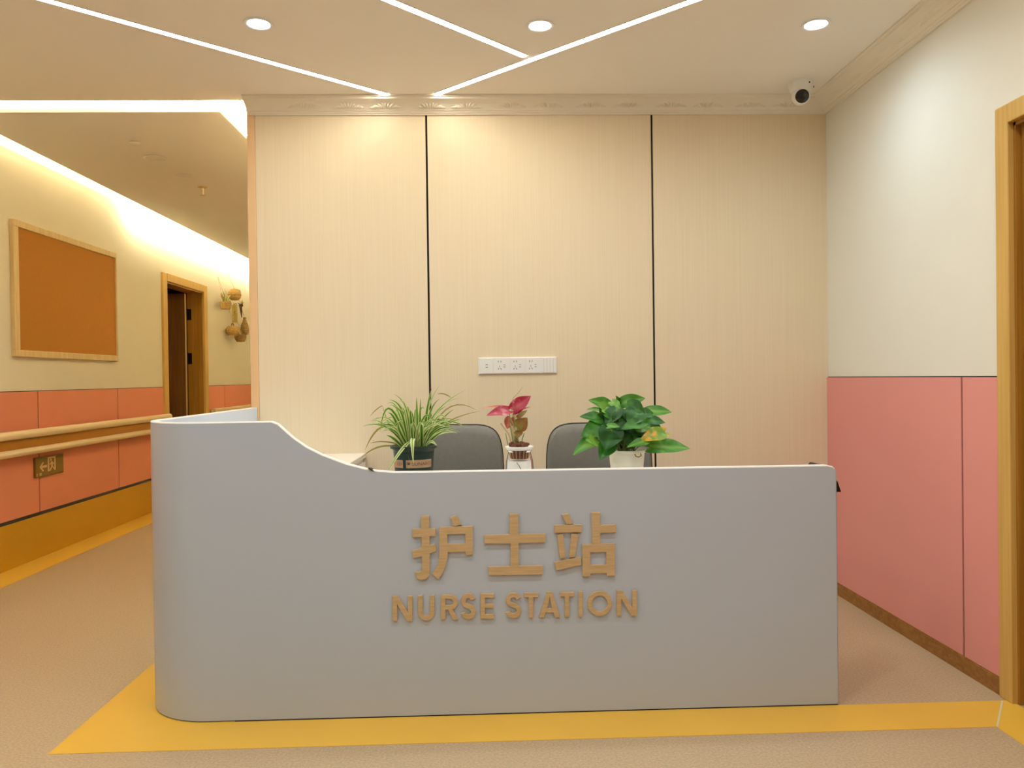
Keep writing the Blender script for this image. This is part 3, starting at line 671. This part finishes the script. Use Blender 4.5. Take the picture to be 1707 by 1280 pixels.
# pothos
PY = 3.0
ctr = at(1045, 770, PY)
po = thing('pothos_plant', 'leafy green pothos in a small cream pot', 'potted plant', (ctr.x, PY, WT))
zp = at(1045, 752, PY-.07).z
pp = MB().lathe([(.056, WT), (.0585, WT+.03), (.068, zp-.010), (.076, zp-.008), (.077, zp), (.073, zp), (.066, zp-.02)], (ctr.x, PY, 0), 40).build('pot', 'pot_cream', po)
MB().lathe([(.001, zp-.012), (.067, zp-.018)], (ctr.x, PY, 0), 28, caps=False).build('soil', 'soil', po)
def z5(x, y, dy): return at(860+x*.2188, 560+y*.2188, PY+dy)
LF = [((725, 545), (553, 486), 62, 'l', .03, 0), ((800, 560), (765, 455), 38, 'g', .06, 0), ((805, 510), (985, 473), 60, 'l', .02, 0), ((850, 540), (985, 590), 85, 'g', -.02, -.03),
      ((665, 640), (485, 612), 62, 'g', .0, -.03), ((1000, 575), (1188, 578), 55, 'l', .02, 0), ((985, 640), (1140, 660), 48, 'g', -.01, -.02), ((770, 560), (690, 690), 75, 'd', -.03, -.06),
      ((840, 560), (900, 690), 72, 'd', -.03, -.06), ((660, 680), (495, 765), 80, 'g', -.02, -.05), ((620, 770), (433, 905), 62, 'l', -.02, -.05), ((720, 800), (640, 945), 75, 'g', -.04, -.09),
      ((740, 700), (680, 870), 105, 'd', -.05, -.10), ((970, 660), (800, 710), 55, 'g', -.07, -.11), ((1135, 735), (940, 800), 68, 'y', -.05, -.09), ((1015, 850), (1328, 855), 82, 'l', -.03, -.05),
      ((1005, 800), (845, 845), 42, 'l', -.08, -.11), ((700, 540), (640, 620), 55, 'g', .03, 0), ((730, 500), (800, 560), 42, 'l', .01, -.03), ((880, 720), (860, 840), 85, 'd', -.03, -.06),
      ((680, 560), (745, 610), 50, 'l', -.01, -.04), ((640, 560), (535, 560), 22, 'l', .04, .06), ((960, 700), (900, 790), 80, 'd', -.03, -.06), ((820, 600), (770, 720), 85, 'd', -.04, -.07),
      ((940, 590), (1060, 600), 55, 'g', .0, .0), ((620, 800), (530, 790), 60, 'l', -.05, -.08), ((930, 590), (860, 690), 75, 'g', -.05, -.08), ((700, 690), (790, 690), 34, 'l', -.09, -.11), ((1000, 680), (1130, 730), 60, 'g', .02, .03),
      ((800, 640), (960, 760), 100, 'd', .0, .0), ((720, 640), (600, 740), 100, 'd', .0, .0), ((760, 760), (900, 850), 90, 'd', .02, .02)]
r2 = random.Random(11)
for k in range(22):
    th = r2.uniform(-.35, math.pi+.35); q = r2.uniform(60, 150); ax_, ay_ = 830+q*math.cos(th), 690-q*.62*math.sin(th); ll = r2.uniform(95, 150)
    LF.append(((ax_, ay_), (ax_+ll*math.cos(th+r2.uniform(-.5, .5)), ay_-ll*.45*math.sin(th)+r2.uniform(0, 60)), r2.uniform(55, 80), r2.choice('gggdl'), r2.uniform(-.04, .06), r2.uniform(-.06, .08)))
for i, (a, b_, w, k, d0, d1) in enumerate(LF):
    r_ = random.Random(i*3+1); A_, B_ = z5(*a, d0), z5(*b_, d1)
    st = V((ctr.x+r_.uniform(-.03, .03), PY+r_.uniform(-.03, .03), zp-.01)); md = (st+A_)/2+V((0, .0, .02))
    lf = broad(A_, B_, w*.2188*.00225*.98, {'g': 'pothos', 'l': 'pothos_light', 'd': 'pothos_dark', 'y': 'pothos_yellow'}[k], po, (r_.uniform(-.35, .35), -.8, .55+r_.uniform(-.25, .3)), .14, .2, .9, .6)
    MB().tube([st, md, A_+(B_-A_).normalized()*.004], .0022, 5).build('stalk', 'stem_green', lf)
MB().tube([z5(905, 900, -.075), z5(915, 918, -.079), z5(935, 922, -.082), z5(955, 912, -.08), z5(950, 895, -.076)], .0025, 6).build('dry_tendril', 'twine', po)

# red plant in glass vase
VY = 2.985
vx = at(866, 760, VY).x
rd = thing('red_leaf_plant', 'red-leaved plant rooted in a flared glass vase', 'potted plant', (vx, VY, WT))
zb, zc_, zv = at(866, 771, VY-.05).z, at(866, 753, VY-.04).z, at(866, 748, VY-.05).z
va = MB().lathe([(.056, WT+.001), (.056, WT+.03), (.0515, zb), (.046, zb+.022), (.043, zc_-.004), (.049, zc_+.003)], (vx, VY, 0), 40, caps=False).build('vase', 'vase_glass', rd)
MB().lathe([(.052, WT+.002), (.0530, WT+.03), (.049, zb+.003), (.001, zb+.002)], (vx, VY, 0), 32).build('white_filling', 'plastic_white', rd)
MB().lathe([(.044, zc_+.004), (.052, zv-.001), (.0545, zv+.001), (.0545, zv+.005), (.050, zv+.006), (.040, zv+.002)], (vx, VY, 0), 32, caps=False).build('holder_rim', 'plastic_white', rd)
for k in range(16):
    a = 2*math.pi*k/16
    MB().tube([(vx+.0415*math.cos(a), VY+.0415*math.sin(a), zv), (vx+.034*math.cos(a), VY+.034*math.sin(a), zb+.012)], .0016, 5).build('holder_rib', 'pot_label', rd)
MB().lathe([(.031, zb+.010), (.034, zv-.004), (.037, zv+.002), (.02, zv+.006)], (vx, VY, 0), 24).build('root_ball', 'root', rd)
for k in range(22):
    a_ = k*2.4; rr = .034*math.sqrt((k+.5)/22); q = .006+.0025*(k % 3)
    MB().lathe([(q*math.sin(j*math.pi/6)+.0001, -q*math.cos(j*math.pi/6)) for j in range(7)], (vx+rr*math.cos(a_), VY+rr*math.sin(a_), zv+.007+.005*(k % 2)), 8, caps=False).build('clay_pebble', 'root', rd)
def z4(x, y, dy): return at(790+x*.1172, 640+y*.1172, VY+dy)
for a, b_, c in (((610, 1120), (640, 1160), (670, 1215)),): MB().tube([z4(*a, -.05), z4(*b_, -.058), z4(*c, -.058)], .0018, 5).build('root_strand', 'twine', rd)
RL = [((505, 375), (180, 445), 62, 'r', -.01, -.05, (0, -.8, .6)), ((540, 345), (105, 335), 30, 'p', .03, .03, (0, -.5, .9)), ((560, 370), (810, 170), 80, 'r', -.01, -.02, (-.3, -.9, .3)), ((600, 410), (825, 320), 32, 'r', -.02, -.03, (.2, -.2, .9)),
      ((625, 620), (760, 480), 75, 'b', -.02, -.03, (.1, -1, .1)), ((520, 480), (470, 640), 55, 'p', .02, .02, (0, -1, .1)), ((620, 480), (760, 370), 28, 'b', .02, .04, (0, -.8, .5)), ((590, 720), (700, 690), 40, 'b', -.02, -.03, (0, -1, .2))]
for i, (a, b_, w, k, d0, d1, n) in enumerate(RL):
    A_, B_ = z4(*a, d0), z4(*b_, d1); lf = broad(A_, B_, w*.1172*.00225*1.45, {'r': 'syngonium', 'p': 'syngonium_pale', 'b': 'syngonium_brown'}[k], rd, n, .10, .25, .8, .5)
    q = z4(560+i*12, 850, 0); MB().tube([q, (q+A_)/2+V((.004*(i % 3-1), 0, .004)), A_], .0022, 5).build('stalk', 'stem_pale' if i % 2 else 'stem_green', lf)
MB().tube([z4(520, 330, 0), z4(560, 200, 0), z4(640, 115, .0), z4(695, 35, .01)], [.0025, .002, .0015, .0008], 6).build('shoot', 'stem_pale', rd)
for x0, x1 in ((500, 380), (560, 520), (600, 660), (640, 700)): MB().tube([z4(560+(x0-560)*.5, 850, 0), z4(x0, 720, -.01), z4(x1, 560, -.01)], .0028, 6).build('stem', 'stem_pale', rd)
for k in range(7): 
    x0 = 480+k*35; MB().tube([z4(x0, 860, 0), z4(x0+random.uniform(-30, 30), 790, -.01), z4(x0+random.uniform(-40, 40), 700, -.012)], .002, 5).build('stem', 'stem_pale' if k % 2 else 'stem_green', rd)

# ------------------------------------------------------------------ corridor: cork board, handrails, exit sign, baskets
t = thing('cork_board', 'large framed cork notice board on the corridor wall', 'notice board', (L, 5.93, 1.83))
y0, y1, z0, z1, fw_ = 5.215, 6.645, 1.378, 2.278, .045
MB().box(L, L+.018, y0+.02, y1-.02, z0+.02, z1-.02).build('cork_panel', 'cork', t)
MB().box(L, L+.03, y0, y1, z1-fw_, z1, bev=.004).build('frame_rail', 'oak_light', t); MB().box(L, L+.03, y0, y1, z0, z0+fw_, bev=.004).build('frame_rail', 'oak_light', t)
MB().box(L, L+.03, y0, y0+.055, z0+fw_, z1-fw_, bev=.004).build('frame_rail', 'oak_light', t); MB().box(L, L+.03, y1-.02, y1, z0+fw_, z1-fw_, bev=.004).build('frame_rail', 'oak_light', t)
def handrail(ya, yb, label):
    t = thing('handrail', label, 'handrail', (L, (ya+yb)/2, .72), 'corridor handrails')
    def capsule(zc, rx, rz):
        n = 16; P = [[(L+.062+rx*math.cos(2*math.pi*j/n), y, zc+rz*math.sin(2*math.pi*j/n)) for j in range(n+1)] for y in (ya, yb)]
        m = MB().grid(P); 
        for r_ in P: m.add(r_[:-1], [tuple(range(n))])
        return m
    capsule(.868, .026, .028).build('upper_rail', 'rail_cream', t); capsule(.752, .026, .024).build('lower_rail', 'rail_cream', t)
    MB().box(L+.03, L+.062, ya+.004, yb-.004, .74, .88).build('web', 'rail_brown', t)
    y = ya+.3
    while y < yb: MB().box(L+.008, L+.035, y, y+.05, .77, .85).build('bracket', 'rail_brown', t); y += 1.2
handrail(2.0, 7.60, 'long cream handrail with brown web before the open door')
handrail(8.80, 12.0, 'cream handrail on the corridor wall beyond the open door')
t = thing('exit_sign', 'brass exit sign with arrow and running figure below handrail', 'exit sign', (L+.01, 5.6, .625))
MB().box(L+.008, L+.026, 5.42, 5.778, .555, .695, bev=.006).build('plate', 'sign_brass', t)
def sg(pts, nm='pictogram'): MB().prism([(L+.0262, 5.42+u*.358, .555+v*.14) for u, v in pts], (.001, 0, 0)).build(nm, 'sign_mark', t)
sg([(.13, .5), (.24, .74), (.28, .70), (.215, .56), (.38, .56), (.38, .44), (.215, .44), (.28, .30), (.24, .26)], 'arrow')
for a in ([(.41, .22), (.46, .22), (.46, .92), (.41, .92)], [(.64, .22), (.69, .22), (.69, .92), (.64, .92)], [(.46, .85), (.64, .85), (.64, .92), (.46, .92)]): sg(a, 'door_mark')
hd = [(.525+.028*math.cos(a*math.pi/5), .77+.06*math.sin(a*math.pi/5)) for a in range(10)]
sg(hd, 'figure_mark'); sg([(.53, .70), (.59, .66), (.58, .44), (.53, .44)], 'figure_mark'); sg([(.54, .46), (.58, .46), (.53, .30), (.50, .22), (.46, .24)][0:5], 'figure_mark')
sg([(.56, .46), (.59, .46), (.62, .36), (.635, .36), (.635, .30), (.60, .31)], 'figure_mark'); sg([(.54, .70), (.54, .62), (.50, .52), (.475, .55)], 'figure_mark'); sg([(.58, .68), (.63, .56), (.615, .52), (.57, .60)], 'figure_mark')
for u in (.03, .13, .17): sg([(u, .08), (u+.025, .08), (u+.025, .22), (u, .22)], 'small_mark')

XB = L+.09
def wick(prof, c, m='wicker', nm='basket_body', par=None):
    # woven rings: small ridges along the profile
    P = []
    for (r0, z0), (r1, z1) in zip(prof, prof[1:]):
        for i in range(5):
            u = i/5; P.append((r0+(r1-r0)*u+.003*(i % 2), z0+(z1-z0)*u))
    P.append(prof[-1]); return MB().lathe(P, c, 20, caps=False).build(nm, m, par)
def pb(px, py, x=XB):     # photo pixel -> point on the plane x
    d = fw+RT*((px-853.5)/F)-UP*((py-640)/F); return EYE+d*(x/d.x)
def string(par, a, b_): MB().tube([a, b_], .002, 5).build('string', 'twine', par)
def hook(p, dz): return V((L+.004, p.y, p.z+dz))
GB = 'wicker baskets hung on the corridor wall'
c = pb(376, 508); t = thing('hanging_basket', 'shallow wicker basket with dried sprigs, leftmost on the wall', 'basket', tuple(c), GB)
wick([(.015, -.05), (.052, -.05), (.064, .03), (.058, .034), (.046, -.03)], c, par=t)
for k in range(16):
    a = random.uniform(0, 6.28); r_ = random.uniform(.005, .04); p = c+V((r_*math.cos(a), r_*math.sin(a), 0)); blade([p, p+V((0, 0, .06)), p+V((.03*math.cos(a), .05*math.sin(a), random.uniform(.07, .16)))], .007, random.choice(['spider_dry', 'spider_pale']), t, 'sprig', 5)
string(t, c+V((-.01, -.055, .03)), hook(c, .34)); string(t, c+V((-.01, .055, .03)), hook(c, .34))
c = pb(391, 491); t = thing('woven_hat', 'round domed woven hat at the top of the basket group', 'hat', tuple(c))
wick([(.005, .072), (.045, .062), (.068, .03), (.074, -.01), (.066, -.045), (.04, -.066), (.005, -.072)], c, 'wicker', 'hat_crown', t)
MB().lathe([(.075, .004), (.080, -.006), (.075, -.016)], c, 24, caps=False).build('hat_band', 'wicker_dark', t); string(t, c+V((0, 0, .065)), hook(c, .28))
broad(c+V((.03, .07, .06)), c+V((.045, .10, -.03)), .02, 'dry_leaf', t, (1, -.3, .2), name='dark_patch')
c = pb(391, 506, XB-.02); t = thing('dried_garland', 'pale dried grass garland hanging below the woven hat', 'dried plant', tuple(c))
MB().tube([c+V((-.01, 0, .0)), c+V((0, 0, -.1)), c+V((0, .01, -.23))], .004, 6).build('cord', 'twine', t); string(t, c+V((-.01, 0, .0)), hook(c, .10))
for k in range(40):
    z = -.01-k*.0055; a = k*2.4; p = c+V((0, 0, z)); blade([p, p+V((.02*math.cos(a), .03*math.sin(a), .01)), p+V((.03*math.cos(a), .05*math.sin(a), -.04))], .006, 'dry_grass', t, 'dry_leaf', 4)
c = pb(401, 510); t = thing('dried_flower', 'dark brown dried flower bundle hanging beside the garland', 'dried plant', tuple(c))
for k in range(9):
    a = k*.7; broad(c, c+V((.03*math.cos(a), .055*math.sin(a), .045*math.cos(a*1.7))), .02, 'dry_leaf', t, (1, 0, .3), name='dry_petal')
MB().tube([c+V((0, 0, 0)), c+V((0, .02, -.06)), c+V((0, .04, -.14))], [.018, .014, .004], 8).build('stalk', 'dry_leaf', t); string(t, c+V((0, .02, .04)), hook(c, .2))
for k in range(4): blade([c+V((0, .02*k, .02)), c+V((0, .04+.02*k, .05)), c+V((0, .09+.02*k, .09-.015*k))], .006, 'spider_dry', t, 'sprig', 4)
c = pb(388, 551); t = thing('hanging_basket', 'round-bellied wicker basket with dark handle, lower left one', 'basket', tuple(c), GB)
wick([(.01, -.065), (.05, -.06), (.075, -.02), (.076, .02), (.058, .05), (.045, .055)], c, par=t); MB().lathe([(.001, .04), (.046, .05)], c, 16, caps=False).build('inside', 'dry_leaf', t)
MB().tube([c+V((0, -.04, .05)), c+V((0, -.03, .08)), c+V((0, .03, .08)), c+V((0, .04, .05))], .006, 6).build('handle', 'dry_leaf', t); string(t, c+V((0, -.03, .08)), hook(c, .50)); string(t, c+V((0, .03, .08)), hook(c, .50))
c = pb(401, 562, XB+.03); t = thing('hanging_basket', 'darker wicker basket with arched handle, lowest of the group', 'basket', tuple(c), GB)
wick([(.01, -.06), (.045, -.056), (.066, -.015), (.069, .025), (.065, .03)], c, 'wicker_dark', par=t); MB().lathe([(.001, .012), (.062, .02)], c, 16, caps=False).build('inside', 'dry_leaf', t)
MB().tube([c+V((0, .066*math.cos(math.pi*k/10), .03+.05*math.sin(math.pi*k/10))) for k in range(11)], .006, 6).build('handle', 'wicker', t); string(t, c+V((0, 0, .08)), hook(c, .45))
c = pb(408, 545, XB-.02); t = thing('fish_creel', 'tall bottle-shaped woven creel at the right of the baskets', 'basket', tuple(c))
wick([(.01, -.10), (.04, -.095), (.052, -.05), (.046, .015), (.027, .065), (.016, .10), (.019, .12)], c, 'wicker_dark', 'creel_body', t); string(t, c+V((0, 0, .11)), hook(c, .34))
MB().lathe([(.001, .105), (.018, .115)], c, 12, caps=False).build('opening', 'dry_leaf', t)
